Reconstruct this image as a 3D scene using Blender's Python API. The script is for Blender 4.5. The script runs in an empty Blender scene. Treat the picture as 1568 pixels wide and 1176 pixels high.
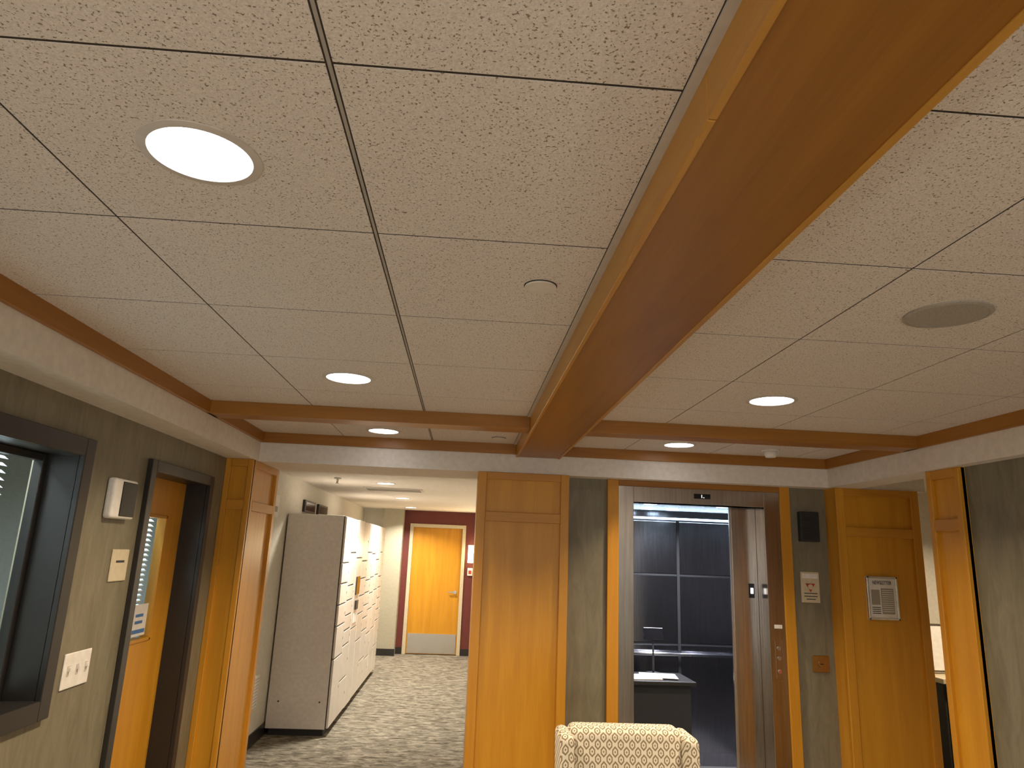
import bpy, bmesh, math, random
from mathutils import Vector, Matrix
random.seed(4)
D=bpy.data; S=bpy.context.scene
try:
    S.view_settings.view_transform='Standard'; S.view_settings.look='None'
except Exception: pass

# ---------------------------------------------------------------- materials
def newmat(name):
    m=D.materials.new(name); m.use_nodes=True
    nt=m.node_tree; b=nt.nodes.get('Principled BSDF'); return m,nt,b
def N(nt,t,**k):
    n=nt.nodes.new(t)
    for a,v in k.items(): setattr(n,a,v)
    return n
def ramp(nt,stops,interp='LINEAR'):
    r=N(nt,'ShaderNodeValToRGB'); cr=r.color_ramp; cr.interpolation=interp
    while len(cr.elements)<len(stops): cr.elements.new(0.5)
    for e,(p,c) in zip(cr.elements,stops):
        e.position=p; e.color=(c[0],c[1],c[2],1)
    return r
def coords(nt,scale=(1,1,1)):
    tc=N(nt,'ShaderNodeTexCoord'); mp=N(nt,'ShaderNodeMapping'); mp.inputs['Scale'].default_value=scale
    nt.links.new(tc.outputs['Object'],mp.inputs['Vector']); return mp.outputs['Vector']
def plain(name,col,rough=.5,metal=0,emit=None,es=0,var=.06,sc=30,spec=None):
    m,nt,b=newmat(name)
    v=coords(nt); n=N(nt,'ShaderNodeTexNoise'); n.inputs['Scale'].default_value=sc
    nt.links.new(v,n.inputs['Vector'])
    r=ramp(nt,[(.3,[c*(1-var) for c in col]),(.7,[min(1,c*(1+var)) for c in col])])
    nt.links.new(n.outputs['Fac'],r.inputs['Fac']); nt.links.new(r.outputs['Color'],b.inputs['Base Color'])
    b.inputs['Roughness'].default_value=rough; b.inputs['Metallic'].default_value=metal
    if spec is not None: b.inputs['Specular IOR Level'].default_value=spec
    if emit:
        b.inputs['Emission Color'].default_value=(*emit,1); b.inputs['Emission Strength'].default_value=es
    return m
def wood(name,c1,c2,axis='Z',rough=.36):
    m,nt,b=newmat(name)
    sc={'Z':(9,9,.7),'Y':(9,.7,9),'X':(.7,9,9)}[axis]
    v=coords(nt,sc)
    n=N(nt,'ShaderNodeTexNoise'); n.inputs['Scale'].default_value=1.6; n.inputs['Detail'].default_value=6; n.inputs['Distortion'].default_value=.6
    nt.links.new(v,n.inputs['Vector'])
    sc2={'Z':(90,90,3),'Y':(90,3,90),'X':(3,90,90)}[axis]
    v2=coords(nt,sc2); n2=N(nt,'ShaderNodeTexNoise'); n2.inputs['Scale'].default_value=1.5; n2.inputs['Detail'].default_value=3
    nt.links.new(v2,n2.inputs['Vector'])
    mx=N(nt,'ShaderNodeMath',operation='MULTIPLY_ADD'); mx.inputs[1].default_value=.35
    nt.links.new(n2.outputs['Fac'],mx.inputs[0]); 
    m2=N(nt,'ShaderNodeMath',operation='MULTIPLY'); m2.inputs[1].default_value=.65
    nt.links.new(n.outputs['Fac'],m2.inputs[0]); nt.links.new(m2.outputs[0],mx.inputs[2])
    r=ramp(nt,[(.32,c1),(.68,c2)]); nt.links.new(mx.outputs[0],r.inputs['Fac'])
    nt.links.new(r.outputs['Color'],b.inputs['Base Color'])
    b.inputs['Roughness'].default_value=rough; b.inputs['Specular IOR Level'].default_value=.38
    return m
def tile_mat():
    m,nt,b=newmat('mineral_tile')
    v=coords(nt)
    n=N(nt,'ShaderNodeTexNoise'); n.inputs['Scale'].default_value=180; n.inputs['Detail'].default_value=2; n.inputs['Roughness'].default_value=.6
    nt.links.new(v,n.inputs['Vector'])
    r=ramp(nt,[(.0,(0,0,0)),(.345,(.0,)*3),(.385,(1,1,1))]); nt.links.new(n.outputs['Fac'],r.inputs['Fac'])
    # larger fissures
    n3=N(nt,'ShaderNodeTexNoise'); n3.inputs['Scale'].default_value=85; n3.inputs['Detail'].default_value=4; n3.inputs['Distortion'].default_value=.3
    nt.links.new(v,n3.inputs['Vector'])
    r3=ramp(nt,[(.0,(0,0,0)),(.275,(0,0,0)),(.305,(1,1,1))]); nt.links.new(n3.outputs['Fac'],r3.inputs['Fac'])
    mul=N(nt,'ShaderNodeMath',operation='MULTIPLY'); nt.links.new(r.outputs['Color'],mul.inputs[0]); nt.links.new(r3.outputs['Color'],mul.inputs[1])
    n2=N(nt,'ShaderNodeTexNoise'); n2.inputs['Scale'].default_value=260; nt.links.new(v,n2.inputs['Vector'])
    r2=ramp(nt,[(.3,(.62,.56,.51)),(.7,(.78,.715,.66))]); nt.links.new(n2.outputs['Fac'],r2.inputs['Fac'])
    mix=N(nt,'ShaderNodeMix',data_type='RGBA'); nt.links.new(mul.outputs[0],mix.inputs['Factor'])
    mix.inputs['A'].default_value=(.26,.20,.15,1); nt.links.new(r2.outputs['Color'],mix.inputs['B'])
    nt.links.new(mix.outputs['Result'],b.inputs['Base Color'])
    bp=N(nt,'ShaderNodeBump'); bp.inputs['Strength'].default_value=.5; bp.inputs['Distance'].default_value=.002
    nt.links.new(mul.outputs[0],bp.inputs['Height']); nt.links.new(bp.outputs['Normal'],b.inputs['Normal'])
    b.inputs['Roughness'].default_value=.9; b.inputs['Specular IOR Level'].default_value=.15; return m
def brushed_wall(name,c1,c2):
    m,nt,b=newmat(name)
    v=coords(nt,(7,7,1.6)); n=N(nt,'ShaderNodeTexNoise'); n.inputs['Scale'].default_value=2.2; n.inputs['Detail'].default_value=8; n.inputs['Roughness'].default_value=.65; n.inputs['Distortion'].default_value=1.0
    nt.links.new(v,n.inputs['Vector']); r=ramp(nt,[(.3,c1),(.7,c2)]); nt.links.new(n.outputs['Fac'],r.inputs['Fac'])
    nt.links.new(r.outputs['Color'],b.inputs['Base Color'])
    bp=N(nt,'ShaderNodeBump'); bp.inputs['Strength'].default_value=.15; bp.inputs['Distance'].default_value=.004
    nt.links.new(n.outputs['Fac'],bp.inputs['Height']); nt.links.new(bp.outputs['Normal'],b.inputs['Normal'])
    b.inputs['Roughness'].default_value=.55; return m
def carpet_mat():
    m,nt,b=newmat('carpet')
    v=coords(nt,(3,7,1)); n=N(nt,'ShaderNodeTexNoise'); n.inputs['Scale'].default_value=2.6; n.inputs['Detail'].default_value=9; n.inputs['Roughness'].default_value=.72; n.inputs['Distortion'].default_value=.8
    nt.links.new(v,n.inputs['Vector'])
    r=ramp(nt,[(.38,(.085,.075,.058)),(.5,(.19,.17,.135)),(.62,(.34,.31,.25))]); nt.links.new(n.outputs['Fac'],r.inputs['Fac'])
    nt.links.new(r.outputs['Color'],b.inputs['Base Color']); b.inputs['Roughness'].default_value=.95
    b.inputs['Specular IOR Level'].default_value=.1
    return m
def steel(name,col,rough=.28,axis=(2,2,120)):
    m,nt,b=newmat(name)
    v=coords(nt,axis); n=N(nt,'ShaderNodeTexNoise'); n.inputs['Scale'].default_value=3; n.inputs['Detail'].default_value=3
    nt.links.new(v,n.inputs['Vector'])
    r=ramp(nt,[(.3,[c*.85 for c in col]),(.7,[c*1.1 for c in col])]); nt.links.new(n.outputs['Fac'],r.inputs['Fac'])
    nt.links.new(r.outputs['Color'],b.inputs['Base Color']); b.inputs['Metallic'].default_value=1
    b.inputs['Roughness'].default_value=rough; return m
def glass_mat():
    m=D.materials.new('glass_pane'); m.use_nodes=True; nt=m.node_tree; nt.nodes.clear()
    o=N(nt,'ShaderNodeOutputMaterial'); t=N(nt,'ShaderNodeBsdfTransparent'); g=N(nt,'ShaderNodeBsdfGlossy'); g.inputs['Roughness'].default_value=.02
    t.inputs['Color'].default_value=(.93,.96,.96,1)
    lw=N(nt,'ShaderNodeLayerWeight'); lw.inputs['Blend'].default_value=.5
    pw=N(nt,'ShaderNodeMath',operation='POWER'); pw.inputs[1].default_value=5; nt.links.new(lw.outputs['Facing'],pw.inputs[0])
    ad=N(nt,'ShaderNodeMath',operation='MULTIPLY_ADD'); ad.inputs[1].default_value=.7; ad.inputs[2].default_value=.03; nt.links.new(pw.outputs[0],ad.inputs[0])
    mx=N(nt,'ShaderNodeMixShader')
    nt.links.new(ad.outputs[0],mx.inputs[0]); nt.links.new(t.outputs[0],mx.inputs[1]); nt.links.new(g.outputs[0],mx.inputs[2]); nt.links.new(mx.outputs[0],o.inputs['Surface'])
    return m
def fabric_mat():
    m,nt,b=newmat('ogee_fabric')
    tc=N(nt,'ShaderNodeTexCoord'); sp=N(nt,'ShaderNodeSeparateXYZ'); nt.links.new(tc.outputs['Object'],sp.inputs[0])
    def M(op,a,bv=None):
        n=N(nt,'ShaderNodeMath',operation=op)
        for i,q in enumerate((a,bv)):
            if q is None: continue
            if isinstance(q,(int,float)): n.inputs[i].default_value=q
            else: nt.links.new(q,n.inputs[i])
        return n.outputs[0]
    xx=M('MULTIPLY',sp.outputs['X'],1/.050)
    zz=M('MULTIPLY',M('ADD',sp.outputs['Z'],M('MULTIPLY',sp.outputs['Y'],.8)),1/.062)
    def cell(off):
        fx=M('SUBTRACT',M('FRACT',M('ADD',xx,off)),.5); fz=M('SUBTRACT',M('FRACT',M('ADD',zz,off)),.5)
        a=M('ABSOLUTE',fx); c=M('ABSOLUTE',fz)
        return M('MAXIMUM',M('MULTIPLY',a,1.5),M('ADD',M('MULTIPLY',a,.95),M('MULTIPLY',c,1.0)))
    d=M('MINIMUM',cell(0.0),cell(.5))
    ring=M('MULTIPLY',M('GREATER_THAN',d,.25),M('LESS_THAN',d,.40))
    core=M('LESS_THAN',d,.09)
    dark=M('MAXIMUM',ring,core)
    mix=N(nt,'ShaderNodeMix',data_type='RGBA'); nt.links.new(dark,mix.inputs['Factor'])
    mix.inputs['A'].default_value=(.70,.64,.52,1); mix.inputs['B'].default_value=(.24,.185,.11,1)
    nt.links.new(mix.outputs['Result'],b.inputs['Base Color']); b.inputs['Roughness'].default_value=.9
    return m
M_TILE=tile_mat()
M_TEE=plain('tee_metal',(.36,.33,.29),.6)
M_SLOT=plain('tee_slot',(.06,.05,.04),.8,spec=.05)
M_WHITE=plain('soffit_paint',(.72,.67,.60),.7)
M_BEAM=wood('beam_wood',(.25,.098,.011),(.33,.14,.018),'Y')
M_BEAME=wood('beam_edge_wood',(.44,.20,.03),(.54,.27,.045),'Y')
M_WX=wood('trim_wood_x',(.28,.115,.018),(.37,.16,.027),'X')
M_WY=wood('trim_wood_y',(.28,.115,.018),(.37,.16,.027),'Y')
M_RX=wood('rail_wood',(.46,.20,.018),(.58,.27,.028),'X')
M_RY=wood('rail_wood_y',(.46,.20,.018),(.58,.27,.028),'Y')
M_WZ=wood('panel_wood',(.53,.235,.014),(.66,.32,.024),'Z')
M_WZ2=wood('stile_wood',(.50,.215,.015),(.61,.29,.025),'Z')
M_OLIVE=brushed_wall('olive_wallcover',(.15,.134,.086),(.235,.212,.145))
M_BEIGE=plain('beige_paint',(.42,.39,.30),.7)
M_LIGHTW=plain('hall_paint',(.66,.63,.55),.7)
M_MAROON=plain('maroon_paint',(.14,.028,.022),.6)
M_BLACK=plain('black_frame',(.022,.020,.018),.35)
M_BLACKM=plain('black_matte',(.02,.02,.02),.7)
M_CARPET=carpet_mat()
M_STEEL=steel('brushed_steel',(.50,.465,.43),.18,(25,25,1.2))
M_STEELD=steel('dark_steel',(.34,.34,.37),.17,(25,25,1.2))
M_STEELB=steel('edge_steel',(.68,.68,.68),.25)
M_GLASS=glass_mat()
M_LAMP=plain('lamp_lens',(.9,.9,.9),.5,emit=(1,.98,.99),es=9)
M_LAMPD=plain('hall_lamp_lens',(.9,.9,.9),.5,emit=(1,.98,.95),es=6)
M_RING=plain('lamp_ring',(.55,.50,.45),.5)
M_GREY=plain('speaker_grey',(.36,.33,.28),.7,var=.25,sc=400)
M_WPLAS=plain('white_plastic',(.80,.78,.74),.4)
M_COVER=plain('cover_plate',(.68,.63,.56),.7)
M_IVORY=plain('ivory_plastic',(.62,.54,.38),.45)
M_SCREEN=plain('black_screen',(.01,.01,.012),.12)
M_LOCK=plain('locker_enamel',(.74,.69,.64),.28)
M_LOCKD=plain('locker_gap',(.06,.05,.045),.6)
M_PAPER=plain('paper',(.80,.78,.74),.8)
M_INK=plain('ink',(.05,.05,.06),.8)
M_BRASS=plain('brass',(.45,.26,.08),.35,1)
M_RED=plain('red_print',(.45,.06,.03),.6)
M_BLUE=plain('blue_print',(.08,.2,.5),.6)
M_FAB=fabric_mat()
M_BLIND=plain('blind_slat',(.62,.66,.66),.5)
M_CABFLOOR=plain('cab_floor',(.16,.15,.14),.35)
M_OFFICE=plain('office_paint',(.5,.5,.45),.8)
M_SILVER=plain('silver_frame',(.7,.69,.66),.25,1)
M_LEG=plain('dark_leg',(.05,.03,.02),.4)
M_SCON=plain('sconce_glass',(1,.9,.7),.4,emit=(1,.80,.50),es=9)
M_LED=plain('led_white',(1,1,1),.4,emit=(1,1,1),es=1.5)
M_CABL=plain('cab_lamp_lens',(.9,.95,1),.4,emit=(.62,.82,1),es=10)
M_FILL=plain('entrance_glow',(.9,.9,.9),.4,emit=(.9,.95,1),es=.4)  # glowing panes of the invented rear entrance

# ---------------------------------------------------------------- mesh builder
class MB:
    def __init__(s): s.bm=bmesh.new(); s.mats=[]
    def mi(s,m):
        if m not in s.mats: s.mats.append(m)
        return s.mats.index(m)
    def _fin(s,geom,m,bev=0,seg=2):
        i=s.mi(m); fs=set()
        for v in geom:
            for f in v.link_faces: fs.add(f)
        for f in fs: f.material_index=i
        if bev:
            es={e for v in geom for e in v.link_edges}
            r=bmesh.ops.bevel(s.bm,geom=list(es),offset=bev,segments=seg,profile=.5,affect='EDGES')
            for f in r['faces']: f.material_index=i
    def box(s,x0,x1,y0,y1,z0,z1,m,bev=0,seg=2,rot=None):
        mat=Matrix.Translation(((x0+x1)/2,(y0+y1)/2,(z0+z1)/2))
        if rot is not None: mat=mat@rot
        mat=mat@Matrix.Diagonal((abs(x1-x0),abs(y1-y0),abs(z1-z0),1))
        g=bmesh.ops.create_cube(s.bm,size=1,matrix=mat)['verts']
        s._fin(g,m,bev,seg); return s
    def cyl(s,c,r,h,axis,m,r2=None,seg=48,bev=0):
        R={'Z':Matrix(),'X':Matrix.Rotation(math.pi/2,4,'Y'),'Y':Matrix.Rotation(-math.pi/2,4,'X')}[axis]
        g=bmesh.ops.create_cone(s.bm,cap_ends=True,segments=seg,radius1=r,radius2=r if r2 is None else r2,depth=h,matrix=Matrix.Translation(c)@R)['verts']
        i=s.mi(m)
        for v in g:
            for f in v.link_faces: f.material_index=i; f.smooth=len(f.verts)==4
        return s
    def ring(s,c,r0,r1,h,m,seg=48):
        i=s.mi(m); rows=[]
        for (r,z) in ((r0,0),(r0,-h),(r1,-h*.6),(r1,0)):
            rows.append([s.bm.verts.new((c[0]+r*math.cos(a),c[1]+r*math.sin(a),c[2]+z)) for a in [2*math.pi*k/seg for k in range(seg)]])
        for j in range(3):
            for k in range(seg):
                f=s.bm.faces.new((rows[j][k],rows[j][(k+1)%seg],rows[j+1][(k+1)%seg],rows[j+1][k])); f.material_index=i
        return s
    def done(s,name,parent=None,origin=None):
        bmesh.ops.recalc_face_normals(s.bm,faces=s.bm.faces[:])
        me=D.meshes.new(name); s.bm.to_mesh(me); s.bm.free()
        for m in s.mats: me.materials.append(m)
        o=D.objects.new(name,me); S.collection.objects.link(o)
        if parent: o.parent=parent
        return o
def empty(name,loc=(0,0,0)):
    e=D.objects.new(name,None); S.collection.objects.link(e); e.location=(0,0,0); return e

ZC=2.49; ZS=2.29; XL=-1.42; XR=2.58; YB=4.86; WL=-1.60; WR=2.65; YW=5.0; YBACK=-4.0
# ---------------------------------------------------------------- floor
MB().box(-6,6.2,YBACK-.2,13.4,-.1,0,M_CARPET).done('floor')
# ---------------------------------------------------------------- ceiling tiles
b=MB()
b.box(-1.9,3.0,YBACK-.2,5.45,ZC+.0012,ZC+.08,M_SLOT)
rows=[.972+.61*k for k in range(-8,5)]
def tiles(xs,ys,wide=None):
    for i in range(len(xs)-1):
        for j in range(len(ys)-1):
            g0=.0066 if wide is not None and abs(xs[i]-wide)<.01 else .0026
            g1=.0066 if wide is not None and abs(xs[i+1]-wide)<.01 else .0026
            b.box(xs[i]+g0,xs[i+1]-g1,ys[j]+.0033,ys[j+1]-.0033,ZC,ZC+.011,M_TILE)
xl=[XL,-.862,-.252,.318]; xr=[.66,1.10,1.71,2.32,XR]
tiles(xl,[YBACK]+rows+[3.80],-.252); tiles(xl,[3.95,YB],-.252)
tiles(xr,[YBACK]+rows+[3.80]); tiles(xr,[3.95,YB])
b.box(-.2552,-.2488,YBACK,3.8,ZC+.0004,ZC+.012,M_TEE)
b.box(-.2552,-.2488,3.95,YB,ZC+.0004,ZC+.012,M_TEE)
b.done('ceiling')
MB().box(.318,.336,YBACK,YB,ZC-.004,ZC+.012,M_RING).done('trim_1')
# beam
b=MB()
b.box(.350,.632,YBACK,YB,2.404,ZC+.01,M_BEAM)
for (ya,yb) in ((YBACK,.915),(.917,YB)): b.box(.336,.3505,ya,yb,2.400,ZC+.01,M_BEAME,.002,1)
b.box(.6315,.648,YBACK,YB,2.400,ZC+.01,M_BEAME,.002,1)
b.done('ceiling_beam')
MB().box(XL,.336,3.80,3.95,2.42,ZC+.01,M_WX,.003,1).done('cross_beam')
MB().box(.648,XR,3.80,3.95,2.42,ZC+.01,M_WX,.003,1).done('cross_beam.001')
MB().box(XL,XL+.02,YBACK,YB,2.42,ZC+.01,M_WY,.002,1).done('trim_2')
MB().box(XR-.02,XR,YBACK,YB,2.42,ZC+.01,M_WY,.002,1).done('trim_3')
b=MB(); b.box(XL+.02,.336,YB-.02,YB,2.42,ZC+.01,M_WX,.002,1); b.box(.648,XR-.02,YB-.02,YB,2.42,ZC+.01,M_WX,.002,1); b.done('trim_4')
# soffit
b=MB()
b.box(-1.80,XL,YBACK,YB,ZS,ZC+.01,M_WHITE)
b.box(XR,2.80,YBACK,YB,ZS,ZC+.01,M_WHITE)
b.box(-1.80,3.3,YB,5.42,ZS,ZC+.01,M_WHITE)
b.done('ceiling_soffit')

# ---------------------------------------------------------------- left wall with window and door openings
b=MB()
T0=WL-.20
wy0,wy1,wz0,wz1=1.2,3.02,1.10,2.10
dy0,dy1,dz=3.66,4.48,2.10
b.box(T0,WL,YBACK,wy0,0,ZS,M_OLIVE); b.box(T0,WL,wy0,wy1,0,wz0,M_OLIVE); b.box(T0,WL,wy0,wy1,wz1,ZS,M_OLIVE)
b.box(T0,WL,wy1,dy0,0,ZS,M_OLIVE); b.box(T0,WL,dy0,dy1,dz,ZS,M_OLIVE); b.box(T0,WL,dy1,5.42,0,ZS,M_OLIVE)
b.done('wall_left')
def frameX(b,y0,y1,z0,z1,w,xa,xb,m,bottom=True):
    b.box(xa,xb,y0-w,y0,z0-(w if bottom else 0),z1+w,m,.003,1); b.box(xa,xb,y1,y1+w,z0-(w if bottom else 0),z1+w,m,.003,1)
    b.box(xa,xb,y0,y1,z1,z1+w,m,.003,1)
    if bottom: b.box(xa,xb,y0,y1,z0-w,z0,m,.003,1)
def blinds(b,x,y0,y1,z0,z1,pitch=.028):
    z=z0
    while z<z1:
        b.box(x-.012,x+.012,y0,y1,z-.0006,z+.0006,M_BLIND,rot=Matrix.Rotation(math.radians(36),4,'Y')); z+=pitch
    b.box(x-.015,x+.015,y0,y1,z1-.01,z1+.025,M_BLIND)
# window
b=MB()
frameX(b,wy0+.03,wy1-.03,wz0+.03,wz1-.03,.075,WL,WL+.025,M_BLACK)
for (ya,yb,za,zb) in ((wy0,wy0+.03,wz0,wz1),(wy1-.03,wy1,wz0,wz1),(wy0,wy1,wz0,wz0+.03),(wy0,wy1,wz1-.03,wz1)):
    b.box(WL-.17,WL,ya,yb,za,zb,M_BLACK)
frameX(b,wy0+.06,wy1-.06,wz0+.06,wz1-.06,.03,WL-.16,WL-.12,M_BLACK)
b.box(WL-.143,WL-.139,wy0+.06,wy1-.06,wz0+.06,wz1-.06,M_GLASS)
b.done('window_1')
b=MB(); blinds(b,-1.83,wy0-.1,2.90,1.06,2.14); b.done('window_blind')
# door left
b=MB()
frameX(b,dy0+.02,dy1-.02,0,dz-.02,.06,WL,WL+.025,M_BLACK,False)
b.box(WL-.19,WL,dy0,dy0+.02,0,dz,M_BLACK); b.box(WL-.19,WL,dy1-.02,dy1,0,dz,M_BLACK); b.box(WL-.19,WL,dy0,dy1,dz-.02,dz,M_BLACK)
xd0,xd1=WL-.165,WL-.12
ly0,ly1,lz0,lz1=3.76,4.25,1.20,1.88
ya,yb=dy0+.02,dy1-.02
b.box(xd0,xd1,ya,ly0,.01,dz-.02,M_WZ); b.box(xd0,xd1,ly1,yb,.01,dz-.02,M_WZ)
b.box(xd0,xd1,ly0,ly1,.01,lz0,M_WZ); b.box(xd0,xd1,ly0,ly1,lz1,dz-.02,M_WZ)
for (p,q_,r_,s_) in ((ly0-.0,ly0+.016,lz0,lz1),(ly1-.016,ly1,lz0,lz1),(ly0,ly1,lz0,lz0+.016),(ly0,ly1,lz1-.016,lz1)):
    b.box(xd0-.004,xd1+.005,p,q_,r_,s_,M_WZ2,.002,1)
b.box(-1.733,-1.729,ly0+.016,ly1-.016,lz0+.016,lz1-.016,M_GLASS)
b.cyl((xd1+.03,ya+.07,1.0),.011,.06,'X',M_SILVER,seg=16); b.box(xd1+.05,xd1+.065,ya+.06,ya+.18,.99,1.01,M_SILVER,.004)
# leaflets taped to the lite
b.box(-1.728,-1.726,4.02,4.19,1.235,1.40,M_PAPER); b.box(-1.7255,-1.7245,4.03,4.18,1.25,1.27,M_BLUE); b.box(-1.7255,-1.7245,4.05,4.14,1.30,1.315,M_BLUE); b.box(-1.7255,-1.7245,4.05,4.14,1.335,1.35,M_BLUE)
b.done('door_1')
b=MB(); blinds(b,-1.82,3.74,4.30,1.18,1.92); b.done('door_blind')
# office shell behind
b=MB()
b.box(-4.6,-4.5,.5,6.6,0,2.6,M_OFFICE); b.box(-4.6,T0,.4,.5,0,2.6,M_OFFICE); b.box(-4.6,-1.91,6.5,6.6,0,2.6,M_OFFICE); b.box(-4.6,-1.91,.4,6.6,2.51,2.6,M_OFFICE); b.box(-1.91,-1.9,5.42,6.6,0,2.6,M_OFFICE)
b.done('wall_office')

# wall devices left
b=MB()
b.box(WL,WL+.042,3.25,3.47,1.83,2.01,M_WPLAS,.014,4)
b.box(WL+.040,WL+.045,3.315,3.458,1.842,1.998,M_SCREEN,.002,1)
b.done('wall_thermostat')
b=MB(); b.box(WL,WL+.008,3.40,3.56,1.55,1.695,M_IVORY,.003,1); b.box(WL+.008,WL+.009,3.44,3.52,1.635,1.645,M_INK); b.done('wall_sign')
b=MB(); b.box(WL,WL+.007,3.15,3.36,1.135,1.275,M_WPLAS,.003,2)
for k in range(3):
    yc=3.185+.07*k; b.box(WL+.006,WL+.009,yc-.008,yc+.008,1.185,1.225,M_RING); b.box(WL+.008,WL+.02,yc-.004,yc+.004,1.205,1.22,M_WPLAS,.001,1)
b.done('light_switch_plate')

# ---------------------------------------------------------------- panelled wood columns
def panelY(b,x0,x1,yf,z0,z1,st=.06,zr=(1.955,2.02),top=.05,base=.14,d=.02):
    """shaker panelling on a face looking to -Y at y=yf"""
    b.box(x0,x1,yf+d,yf+d+.02,z0,z1,M_WZ)
    b.box(x0,x0+st,yf,yf+d+.02,z0,z1,M_WZ2,.003,1); b.box(x1-st,x1,yf,yf+d+.02,z0,z1,M_WZ2,.003,1)
    b.box(x0+st,x1-st,yf,yf+d+.01,z1-top,z1,M_RX,.003,1)
    b.box(x0+st,x1-st,yf,yf+d+.01,zr[0],zr[1],M_RX,.003,1)
    b.box(x0+st,x1-st,yf,yf+d+.01,z0,z0+base,M_RX,.003,1)
def panelX(b,y0,y1,xf,sgn,z0,z1,st=.06,zr=(1.955,2.02),top=.05,base=.14,d=.02):
    """panelling on a face looking to sgn*X at x=xf"""
    def bx(ya,yb,a,c,za,zb,m,bv=0):
        xa,xb=xf-sgn*a,xf-sgn*c; b.box(min(xa,xb),max(xa,xb),ya,yb,za,zb,m,bv,1)
    bx(y0,y1,d,d+.02,z0,z1,M_WZ)
    bx(y0,y0+st,0,d+.02,z0,z1,M_WZ2,.003); bx(y1-st,y1,0,d+.02,z0,z1,M_WZ2,.003)
    bx(y0+st,y1-st,0,d+.01,z1-top,z1,M_RY,.003); bx(y0+st,y1-st,0,d+.01,zr[0],zr[1],M_RY,.003); bx(y0+st,y1-st,0,d+.01,z0,z0+base,M_RY,.003)
# centre pilaster
b=MB(); panelY(b,.08,.715,4.84,0,ZS); b.box(.08,.715,4.88,5.30,0,ZS,M_WZ2); b.done('wood_pilaster')
# right pilaster
b=MB(); panelY(b,2.62,3.23,4.84,0,ZS); b.box(2.62,3.23,4.88,5.12,0,ZS,M_WZ2); b.done('wood_pilaster.001')
# left corner column
b=MB(); panelY(b,WL,XL-.0,4.75,0,ZS,st=.035); panelX(b,4.77,5.42,XL,1,0,ZS); b.box(WL,XL-.04,4.79,5.42,0,ZS,M_WZ2); b.done('wood_column')
# right column
b=MB(); panelX(b,3.56,3.83,2.61,-1,0,ZS,st=.04); b.box(2.65,2.82,3.56,3.83,0,ZS,M_WZ2); b.done('wood_column.001')

# ---------------------------------------------------------------- back wall and elevator
b=MB()
b.box(.715,1.19,YW,YW+.12,0,ZS,M_OLIVE); b.box(2.17,2.62,YW,YW+.12,0,ZS,M_OLIVE); b.box(1.19,2.17,YW,YW+.12,2.14,ZS,M_OLIVE)
b.done('wall_back')
b=MB()
b.box(1.01,1.09,YW-.03,YW,0,ZS,M_WZ2,.003,1); b.box(2.27,2.345,YW-.03,YW,0,ZS,M_WZ2,.003,1); b.box(1.09,2.27,YW-.03,YW,2.25,ZS,M_WX,.003,1)
b.done('trim_5')
el=empty('elevator')
b=MB()
b.box(1.09,1.20,YW-.02,YW,0,2.25,M_STEEL,.002,1); b.box(2.155,2.27,YW-.02,YW,0,2.25,M_STEEL,.002,1); b.box(1.20,2.155,YW-.02,YW,2.14,2.25,M_STEEL,.002,1)
b.box(1.185,1.20,YW,YW+.16,0,2.14,M_STEEL); b.box(2.155,2.17,YW,YW+.16,0,2.14,M_STEEL); b.box(1.20,2.155,YW,YW+.16,2.14,2.15,M_STEEL)
b.done('door_frame',el)
b=MB()
b.box(1.64,1.76,YW-.026,YW-.019,2.18,2.215,M_SCREEN,.002,1); b.box(1.693,1.697,YW-.028,YW-.025,2.187,2.208,M_LED); b.box(1.705,1.715,YW-.028,YW-.025,2.187,2.19,M_LED)
b.done('floor_indicator',el)
b=MB()
b.box(2.19,2.245,YW-.024,YW-.019,1.31,1.335,M_PAPER)
for z in (1.18,1.115,1.03): b.cyl((2.215,YW-.023,z),.013,.008,'Y',M_STEELB,seg=24)
b.cyl((2.215,YW-.028,1.03),.008,.006,'Y',M_RED,seg=16)
b.box(2.19,2.24,YW-.022,YW-.019,.98,1.23,M_STEEL,.002,1)
b.done('hall_buttons',el)
# cab
cx0,cx1,cy0,cy1,cz=1.02,2.62,YW+.18,6.55,2.20
b=MB()
b.box(1.20,2.155,YW,cy0,-.01,.006,M_STEELB)
b.box(cx0,cx1,cy0,cy1,0,.012,M_CABFLOOR)
b.box(cx0-.03,cx0,cy0,cy1,0,cz,M_STEELD); b.box(cx1,cx1+.03,cy0,cy1,0,cz,M_STEELD)
b.box(cx0,cx1,cy1,cy1+.03,0,cz,M_STEELD); b.box(cx0,cx1,cy0,cy1,cz,cz+.03,M_STEELD)
b.box(cx0,1.20,cy0-.02,cy0+.02,0,cz,M_STEELD); b.box(1.97,cx1,cy0-.02,cy0+.02,0,cz,M_STEEL); b.box(1.20,1.97,cy0-.02,cy0+.02,2.16,cz,M_STEELD)
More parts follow.
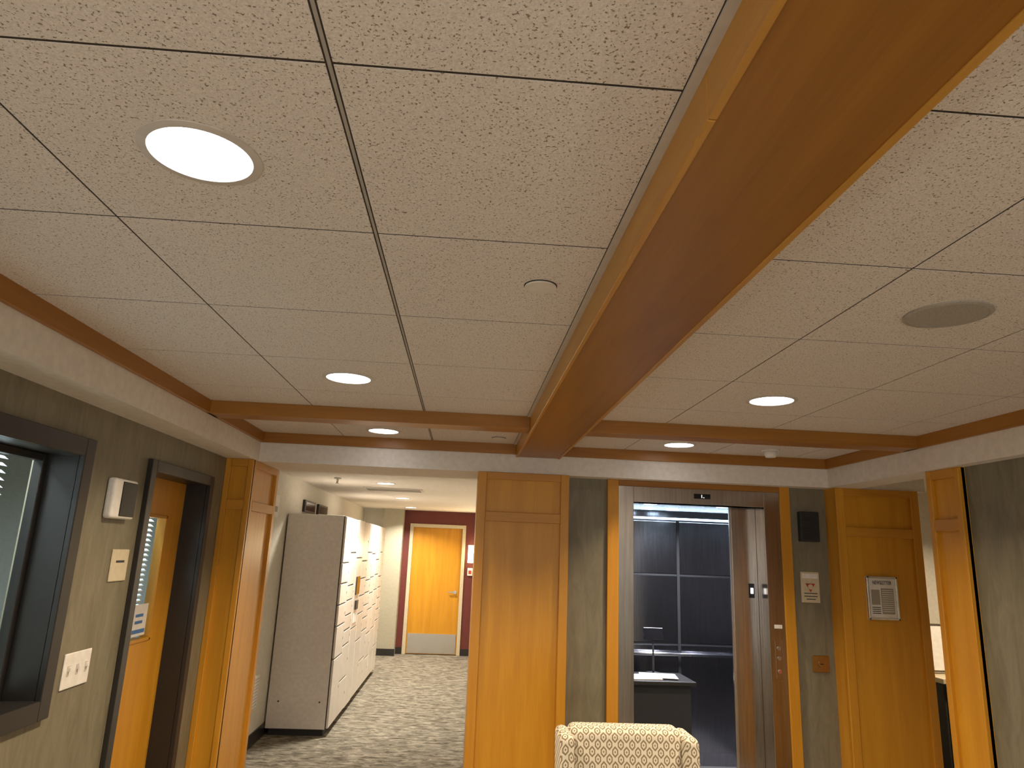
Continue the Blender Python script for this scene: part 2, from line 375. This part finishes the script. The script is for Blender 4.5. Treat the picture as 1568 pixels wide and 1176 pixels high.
# wall panels
for (xa,xb) in ((cx0+.03,1.975),(2.0,cx1-.03)):
    for (za,zb) in ((.12,1.0),(1.02,1.60),(1.62,2.09)):
        b.box(xa,xb,cy1-.02,cy1,za,zb,M_STEELD,.003,1)
b.box(1.975,2.0,cy1-.024,cy1,.1,2.1,M_BLACKM)
for zz in (1.01,1.61): b.box(cx0+.02,cx1-.02,cy1-.012,cy1-.004,zz-.01,zz+.01,M_BLACKM)
b.box(cx0+.02,cx1-.02,cy1-.03,cy1-.015,2.11,2.125,M_CABL)
b.box(cx0,cx0+.015,cy0+.05,cy1-.05,.12,2.10,M_STEELD,.003,1); b.box(cx1-.015,cx1,cy0+.05,cy1-.05,.12,2.10,M_STEELD,.003,1)
b.cyl(((cx0+cx1)/2,cy1-.07,.93),.018,1.3,'X',M_STEELB,seg=16)
for xx in (cx0+.25,cx1-.25): b.cyl((xx,cy1-.04,.93),.01,.07,'Y',M_STEELB,seg=12)
b.box(cx0+.1,cx1-.1,5.4,6.4,cz-.02,cz-.001,M_STEELB,.004,1)
b.done('cab',el)
b=MB()
for (x,y) in ((1.5,5.65),(2.1,5.65),(1.62,6.22),(1.85,6.22)): b.cyl((x,y,cz-.022),.05,.006,'Z',M_CABL)
b.done('cab_lamps',el)
b=MB()
b.box(1.955,1.972,cy0-.035,cy0-.018,.01,2.14,M_STEELB,.002,1)
b.box(1.972,2.155,cy0-.035,cy0-.02,.01,2.14,M_STEEL,.002,1)
b.box(2.085,2.125,cy0-.042,cy0-.034,1.50,1.60,M_SCREEN,.002,1); b.box(2.095,2.115,cy0-.045,cy0-.04,1.53,1.57,M_LED)
b.done('door_leaf',el)
# desk with tablet stand in the cab
dk=empty('podium_desk')
b=MB(); b.box(1.22,1.80,5.50,5.92,.83,.86,M_BLACK,.006); b.box(1.25,1.77,5.54,5.90,.30,.83,M_BLACKM,.004)
for x in (1.27,1.72):
    for y in (5.55,5.86): b.box(x,x+.03,y,y+.03,.012,.30,M_BLACKM)
b.done('desk_body',dk)
b=MB()
b.box(1.26,1.55,5.54,5.76,.861,.868,M_PAPER,rot=Matrix.Rotation(.1,4,'Z')); b.box(1.42,1.70,5.58,5.80,.868,.872,M_PAPER,rot=Matrix.Rotation(-.15,4,'Z'))
b.done('papers',dk)
b=MB()
b.cyl((1.56,5.83,.865),.06,.012,'Z',M_BLACKM); b.cyl((1.56,5.83,1.0),.008,.27,'Z',M_BLACKM,seg=16)
b.box(1.48,1.64,5.815,5.83,1.12,1.21,M_SCREEN,.004,rot=Matrix.Rotation(-.35,4,'X'))
b.done('tablet_stand',dk)

# items on wall right of the elevator
b=MB(); b.box(2.405,2.545,YW-.05,YW,1.91,2.12,M_BLACKM,.006)
for k in range(9): b.box(2.42,2.53,YW-.054,YW-.049,1.93+.02*k,1.94+.02*k,M_BLACK)
b.done('wall_speaker')
b=MB(); b.box(2.405,2.54,YW-.006,YW,1.49,1.70,M_IVORY,.002,1); b.box(2.415,2.53,YW-.0075,YW-.005,1.655,1.688,M_PAPER)
b.cyl((2.472,YW-.007,1.60),.040,.003,'Y',M_RED,seg=3); b.cyl((2.472,YW-.009,1.597),.018,.003,'Y',M_IVORY,seg=24)
b.box(2.425,2.52,YW-.0075,YW-.005,1.55,1.556,M_INK); b.box(2.425,2.52,YW-.0075,YW-.005,1.53,1.536,M_INK); b.box(2.44,2.505,YW-.0075,YW-.005,1.51,1.516,M_INK)
b.done('fire_safety_sign')
b=MB(); b.box(2.455,2.575,YW-.008,YW,1.03,1.14,M_BRASS,.003,1); b.cyl((2.515,YW-.012,1.085),.022,.01,'Y',M_BRASS,seg=24); b.box(2.505,2.525,YW-.022,YW-.012,1.082,1.088,M_BLACK); b.done('key_switch_plate')
# framed newsletter
b=MB(); fx0,fx1,fz0,fz1=2.80,3.02,1.40,1.69; yf=4.858
b.box(fx0,fx1,yf-.012,yf+.002,fz0,fz1,M_PAPER)
for (a,c,e,f) in ((fx0,fx0+.015,fz0,fz1),(fx1-.015,fx1,fz0,fz1),(fx0,fx1,fz0,fz0+.015),(fx0,fx1,fz1-.015,fz1)): b.box(a,c,yf-.022,yf+.002,e,f,M_SILVER,.003,1)
b.box(fx0+.03,fx0+.09,yf-.0135,yf-.011,fz1-.19,fz1-.09,M_GREY)
b.box(fx0+.1,fx1-.03,yf-.0135,yf-.011,fz1-.25,fz1-.08,M_GREY)
for k in range(11): b.box(fx0+.105,fx1-.035,yf-.0145,yf-.013,fz1-.095-.014*k,fz1-.091-.014*k,M_PAPER)
for k in range(4): b.box(fx0+.03,fx0+.09,yf-.0135,yf-.011,fz1-.21-.013*k,fz1-.205-.013*k,M_INK)
b.done('framed_newsletter')
tcu=D.curves.new('headline','FONT'); tcu.body='NEWSLETTER'; tcu.size=.036; tcu.align_x='CENTER'; tcu.extrude=.0006
to=D.objects.new('headline',tcu); S.collection.objects.link(to); to.location=((fx0+fx1)/2,yf-.0135,fz1-.055); to.rotation_euler=(math.radians(90),0,0); to.scale=(.62,1,1)
tcu.materials.append(M_INK); to.parent=D.objects['framed_newsletter']

# ---------------------------------------------------------------- right wall and side hall
b=MB(); b.box(WR,WR+.15,YBACK,3.56,0,ZS,M_OLIVE); b.done('wall_right')
b=MB(); b.box(3.23,5.6,6.3,6.4,0,2.55,M_LIGHTW); b.box(3.13,3.23,5.12,6.4,0,2.55,M_OLIVE); b.box(5.5,5.6,3.5,6.4,0,2.55,M_LIGHTW); b.box(2.8,5.6,3.4,3.5,0,2.55,M_LIGHTW); b.done('wall_side_hall')
MB().box(2.80,5.6,3.4,6.4,2.45,2.55,M_WHITE).done('ceiling_side_hall')
b=MB(); b.box(3.9,4.8,5.75,6.25,.86,.90,M_IVORY,.005); b.box(3.93,4.77,5.8,6.25,0,.86,M_BLACKM,.004)
for k in range(2): b.box(3.95+.42*k,4.33+.42*k,5.785,5.80,.06,.82,M_BLACK,.004,1)
b.done('side_cabinet')
b=MB(); R=Matrix.Rotation(-.22,4,'X'); b.box(3.92,4.22,6.05,6.065,.905,1.30,M_SILVER,.004,1,rot=R); b.box(3.94,4.20,6.04,6.055,.925,1.28,M_PAPER,rot=R); b.done('picture_frame')
# rear wall behind the camera with an invented glazed entrance, added for fill
b=MB(); b.box(-1.8,-1.1,YBACK-.15,YBACK,0,2.6,M_OLIVE); b.box(2.2,2.8,YBACK-.15,YBACK,0,2.6,M_OLIVE); b.box(-1.1,2.2,YBACK-.15,YBACK,2.25,2.6,M_OLIVE); b.box(-1.1,2.2,YBACK-.15,YBACK,0,.15,M_OLIVE); b.done('wall_rear')
b=MB(); b.box(-1.1,2.2,YBACK-.10,YBACK-.09,.15,2.25,M_FILL)
for x in (-1.1,-.03,1.06,2.14): b.box(x,x+.06,YBACK-.09,YBACK-.03,.15,2.25,M_BLACK)
for z in (.15,2.19): b.box(-1.1,2.2,YBACK-.09,YBACK-.03,z,z+.06,M_BLACK)
b.done('fill_window')

# ---------------------------------------------------------------- corridor
HC=2.42; YE=12.75; HX=-1.78
b=MB(); b.box(HX-.12,HX,5.42,YE,0,HC+.1,M_LIGHTW); b.done('wall_hall_left')
b=MB(); b.box(.32,.44,5.30,YE,0,HC+.1,M_LIGHTW); b.done('wall_hall_right')
b=MB(); b.box(HX-.1,.44,5.42,YE+.1,HC,HC+.1,M_WHITE); b.done('ceiling_hall')
ddx0,ddx1=-.89,-.02
b=MB()
b.box(HX,-1.40,YE,YE+.1,0,HC,M_LIGHTW); b.box(-1.40,-1.06,YE-.25,YE+.1,0,HC,M_BEIGE)
b.box(-1.06,ddx0,YE,YE+.1,0,HC,M_MAROON); b.box(ddx1,.44,YE,YE+.1,0,HC,M_MAROON); b.box(ddx0,ddx1,YE,YE+.1,2.13,HC,M_MAROON)
b.done('wall_hall_end')
b=MB()
b.box(ddx0-.06,ddx0,YE-.02,YE+.0,0,2.19,M_IVORY,.003,1); b.box(ddx1,ddx1+.06,YE-.02,YE+.0,0,2.19,M_IVORY,.003,1); b.box(ddx0,ddx1,YE-.02,YE+.0,2.13,2.19,M_IVORY,.003,1)
b.box(ddx0,ddx1,YE+.02,YE+.06,.01,2.13,M_WZ); b.box(ddx0+.02,ddx1-.02,YE+.012,YE+.021,.02,.34,M_SILVER)
b.cyl((ddx1-.08,YE,1.04),.012,.05,'Y',M_SILVER,seg=16); b.box(ddx1-.20,ddx1-.07,YE-.03,YE-.015,1.03,1.05,M_SILVER,.004); b.cyl((ddx1-.08,YE+.012,1.04),.03,.01,'Y',M_SILVER)
b.done('door_2')
b=MB(); b.box(HX,HX+.012,5.42,YE,0,.11,M_BLACK); b.done('baseboard_hall_left')
b=MB(); b.box(-1.41,-1.05,YE-.262,YE-.25,0,.11,M_BLACK); b.box(-1.06,ddx0-.06,YE-.012,YE,0,.11,M_BLACK); b.box(ddx1+.06,.32,YE-.012,YE,0,.11,M_BLACK); b.done('baseboard_hall_end')
b=MB(); b.box(WL,WL+.012,YBACK,dy0-.06,0,.11,M_BLACK); b.done('baseboard_left')
b=MB(); b.box(WR-.012,WR,YBACK,3.55,0,.11,M_BLACK); b.done('baseboard_right')
# sconce
b=MB(); b.box(.10,.20,YE-.03,YE,1.55,1.85,M_SILVER,.004,1); b.cyl((.15,YE-.08,1.70),.055,.30,'Z',M_SCON); b.done('wall_sconce')
b=MB(); b.box(.10,.19,YE-.04,YE,1.33,1.46,M_WPLAS,.004); b.box(.12,.17,YE-.045,YE-.038,1.36,1.42,M_RED); b.done('fire_alarm_pull')
# lockers
lk=empty('parcel_locker')
lx0,lx1,ly_0,ly_1,lz_0,lz_1=HX+.015,-1.18,7.26,10.9,.06,2.05
b=MB(); b.box(lx0,lx1-.03,ly_0,ly_1,lz_0,lz_1,M_LOCK,.006); b.box(lx0+.03,lx1-.05,ly_0+.03,ly_1-.03,0,lz_0,M_BLACKM)
b.cyl((lx0+.1,ly_0-.002,.30),.008,.004,'Y',M_BLACK,seg=12); b.cyl((lx1-.1,ly_0-.002,.30),.008,.004,'Y',M_BLACK,seg=12)
b.done('cabinet',lk)
b=MB(); b.box(lx1-.034,lx1-.018,ly_0+.004,ly_1-.004,lz_0+.004,lz_1-.004,M_LOCKD)
ncol=8; cw=(ly_1-ly_0)/ncol; g=.010
pat=[[.62,.30,.20,.20,.20,.46],[.34,.34,.15,.15,.15,.15,.34,.36],[.30,.30,.30,.20,.20,.30,.38]]
for c in range(ncol):
    y0=ly_0+c*cw
    if c==2:
        b.box(lx1-.02,lx1,y0+g,y0+cw-g,lz_0+.004,.86,M_LOCK,.003,1); b.box(lx1-.02,lx1,y0+g,y0+cw-g,.872,1.62,M_LOCK,.003,1); b.box(lx1-.02,lx1,y0+g,y0+cw-g,1.632,lz_1-.004,M_LOCK,.003,1)
        b.box(lx1-.002,lx1+.012,y0+.10,y0+.36,1.22,1.42,M_SCREEN,.004,1); b.box(lx1-.002,lx1+.02,y0+.14,y0+.30,1.06,1.16,M_BLACK,.004,1); b.box(lx1-.002,lx1+.005,y0+.12,y0+.32,.92,1.02,M_PAPER)
        continue
    hs=pat[c%3]; tot=sum(hs); z=lz_0+.004
    for h in hs:
        hh=h/tot*(lz_1-lz_0-.008); b.box(lx1-.02,lx1,y0+(g if c else .001),y0+cw-g,z+.007,z+hh-.007,M_LOCK,.003,1)
        b.box(lx1-.001,lx1+.002,y0+cw-.07,y0+cw-.035,z+hh/2-.012,z+hh/2+.012,M_GREY); z+=hh
b.done('compartment_doors',lk)
# hall wall things
b=MB(); b.box(HX,HX+.06,6.42,6.72,1.98,2.20,M_WPLAS,.02,3); b.box(HX+.058,HX+.064,6.5,6.64,2.03,2.08,M_GREY); b.done('hand_sanitizer_dispenser')
b=MB(); b.box(HX,HX+.02,6.55,6.86,.33,.60,M_WPLAS,.004,1)
for k in range(9): b.box(HX+.018,HX+.024,6.58,6.83,.35+.027*k,.362+.027*k,M_RING)
b.done('wall_vent')
b=MB()
for k in range(2): b.box(HX,HX+.03,7.9+k*.75,8.45+k*.75,2.10,2.23,M_BLACK,.004,1); b.box(HX+.028,HX+.032,7.94+k*.75,8.41+k*.75,2.12,2.21,M_SCREEN)
b.done('picture_frame.001')
b=MB(); b.box(-1.18,-.50,8.15,8.50,HC-.012,HC,M_RING,.003,1)
for k in range(8): b.box(-1.15,-.53,8.18+.038*k,8.195+.038*k,HC-.016,HC-.011,M_GREY)
b.done('ceiling_vent')

# ---------------------------------------------------------------- lights
def area(name,loc,r,power,col,spread=150):
    l=D.lights.new(name,'AREA'); l.shape='DISK'; l.size=2*r; l.energy=power; l.color=col; l.spread=math.radians(spread)
    o=D.objects.new(name,l); S.collection.objects.link(o); o.location=loc; return o
WARM=(1,.80,.56)
def downlight(x,y,z,power,lens,r=.10,col=WARM,spread=135):
    e=empty('recessed_downlight')
    b=MB(); b.ring((x,y,z+.001),r,r+.018,.005,M_RING); b.cyl((x,y,z+.0015),r,.006,'Z',lens); b.done('housing',e)
    a=area('lamp',(x,y,z-.008),r*.95,power,col,spread); a.parent=e
P=27
for (x,y) in ((-.557,1.275),(-.557,3.11),(1.405,3.11),(1.405,1.27-1.8),(-.557,-.55),(-.557,-2.4),(1.405,-2.4)): downlight(x,y,ZC,P,M_LAMP,.098)
for (x,y) in ((-.557,4.55),(1.395,4.52)): downlight(x,y,ZC,12,M_LAMP,.095,spread=100)
for (x,y) in ((-.86,7.6),(-.86,9.75),(-.90,11.9)): downlight(x,y,HC,44,M_LAMPD,.09,(1,.90,.76))
downlight(4.1,5.2,2.45,26,M_LAMPD,.09)
# ceiling cover plates, speaker, detector
for (nm,x,y) in (('sprinkler_cover',.18,1.855),('sprinkler_cover.001',.20,4.60)):
    b=MB(); b.cyl((x,y,ZC-.001),.047,.003,'Z',M_SLOT); b.cyl((x,y,ZC-.004),.045,.006,'Z',M_COVER); b.done(nm)
b=MB(); b.cyl((1.40,1.88,ZC-.003),.108,.006,'Z',M_GREY); b.ring((1.40,1.88,ZC),.106,.118,.007,M_GREY); b.done('ceiling_speaker')
b=MB(); b.cyl((2.03,4.55,ZC-.006),.06,.012,'Z',M_WPLAS); b.cyl((2.03,4.55,ZC-.03),.032,.04,'Z',M_WPLAS,r2=.048); b.done('smoke_detector')
b=MB(); b.cyl((-1.30,7.2,HC-.006),.035,.016,'Z',M_WPLAS); b.cyl((-1.30,7.2,HC-.03),.012,.05,'Z',M_SILVER,seg=16); b.cyl((-1.30,7.2,HC-.056),.022,.004,'Z',M_SILVER,seg=16); b.done('fire_sprinkler')
a=area('sconce_lamp',(.15,YE-.16,1.70),.06,12,(1,.75,.45),180); a.rotation_euler=(math.radians(-90),0,0)
a=area('cab_lamp',(1.80,5.85,cz-.04),.28,52,(.85,.88,1.0))
a=area('office_fill',(-2.15,2.4,2.48),.2,60,(.84,.93,.95),170)  # unseen lights added above the blinds so their slats look lit
a=area('office_fill.001',(-2.10,4.1,2.48),.2,60,(.72,.88,1.0),170)
# added fill light at the invented entrance behind the camera
l=D.lights.new('entrance_fill','AREA'); l.shape='RECTANGLE'; l.size=3.2; l.size_y=2.0; l.energy=40; l.color=(.92,.96,1)
o=D.objects.new('entrance_fill',l); S.collection.objects.link(o); o.location=(.55,YBACK-.02,1.2); o.rotation_euler=(math.radians(90),0,0)
# two invented floor-lamp uplights behind the camera, added to brighten the ceiling
for (x,y,en) in ((-1.0,-1.6,42),(2.0,-1.6,31)):
    e=empty('fill_uplight')
    b=MB(); b.cyl((x,y,.012),.15,.024,'Z',M_BLACK); b.cyl((x,y,.70),.012,1.38,'Z',M_BLACK,seg=16); b.cyl((x,y,1.41),.05,.08,'Z',M_WPLAS,r2=.19); b.done('stand',e)
    a=area('ceiling_fill',(x,y,1.47),.16,en,(1,.91,.82),180); a.rotation_euler=(math.pi,0,0); a.parent=e

# ---------------------------------------------------------------- armchair (facing the camera)
ch=empty('armchair')
def soft(name,x0,x1,y0,y1,z0,z1,bev,parent,m=M_FAB,taper=0):
    b=MB(); b.box(x0,x1,y0,y1,z0,z1,m,bev,5); o=b.done(name,parent)
    for p in o.data.polygons: p.use_smooth=True
    if taper:
        for v in o.data.vertices:
            t=(v.co.z-z0)/(z1-z0); v.co.y+=taper*t
    return o
cxm=.755; cyf=3.20
soft('back_rest',cxm-.25,cxm+.25,cyf-.02,cyf+.12,.38,1.025,.035,ch,taper=.08)
for s in (-1,1):
    xa=cxm+s*.238; xb=cxm+s*.300
    soft('wing_%d'%(s+2),min(xa,xb),max(xa,xb),cyf-.09,cyf+.13,.38,1.008,.028,ch,taper=.08)
    soft('arm_%d'%(s+2),min(xa,cxm+s*.34),max(xa,cxm+s*.34),cyf-.62,cyf+.02,.16,.62,.045,ch)
soft('seat',cxm-.242,cxm+.242,cyf-.60,cyf+.02,.30,.47,.05,ch)
soft('seat_base',cxm-.25,cxm+.25,cyf-.59,cyf+.12,.15,.31,.02,ch)
k=0
for x in (cxm-.28,cxm+.28):
    for y in (cyf-.55,cyf+.08):
        k+=1; b=MB(); b.cyl((x,y,.085),.016,.17,'Z',M_LEG,r2=.026,seg=20); b.done('leg_%d'%k,ch)

# ---------------------------------------------------------------- world + camera
w=D.worlds.new('World'); S.world=w; w.use_nodes=True
w.node_tree.nodes['Background'].inputs[0].default_value=(.5,.45,.4,1); w.node_tree.nodes['Background'].inputs[1].default_value=.02
f,p,r,y=1068.88,.2371,.0399,.0592
F=Vector((math.cos(p)*math.sin(y),math.cos(p)*math.cos(y),math.sin(p)))
R0=Vector((math.cos(y),-math.sin(y),0)); U0=Vector((-math.sin(p)*math.sin(y),-math.sin(p)*math.cos(y),math.cos(p)))
Rt=R0*math.cos(r)+U0*math.sin(r); Up=-R0*math.sin(r)+U0*math.cos(r)
cam=D.cameras.new('camera'); cam.sensor_width=36; cam.lens=f/1568*36; cam.clip_start=.02
co=D.objects.new('camera',cam); S.collection.objects.link(co)
M3=Matrix((Rt,Up,-F)).transposed(); co.matrix_world=Matrix.Translation((0,0,1.75))@M3.to_4x4()
S.camera=co
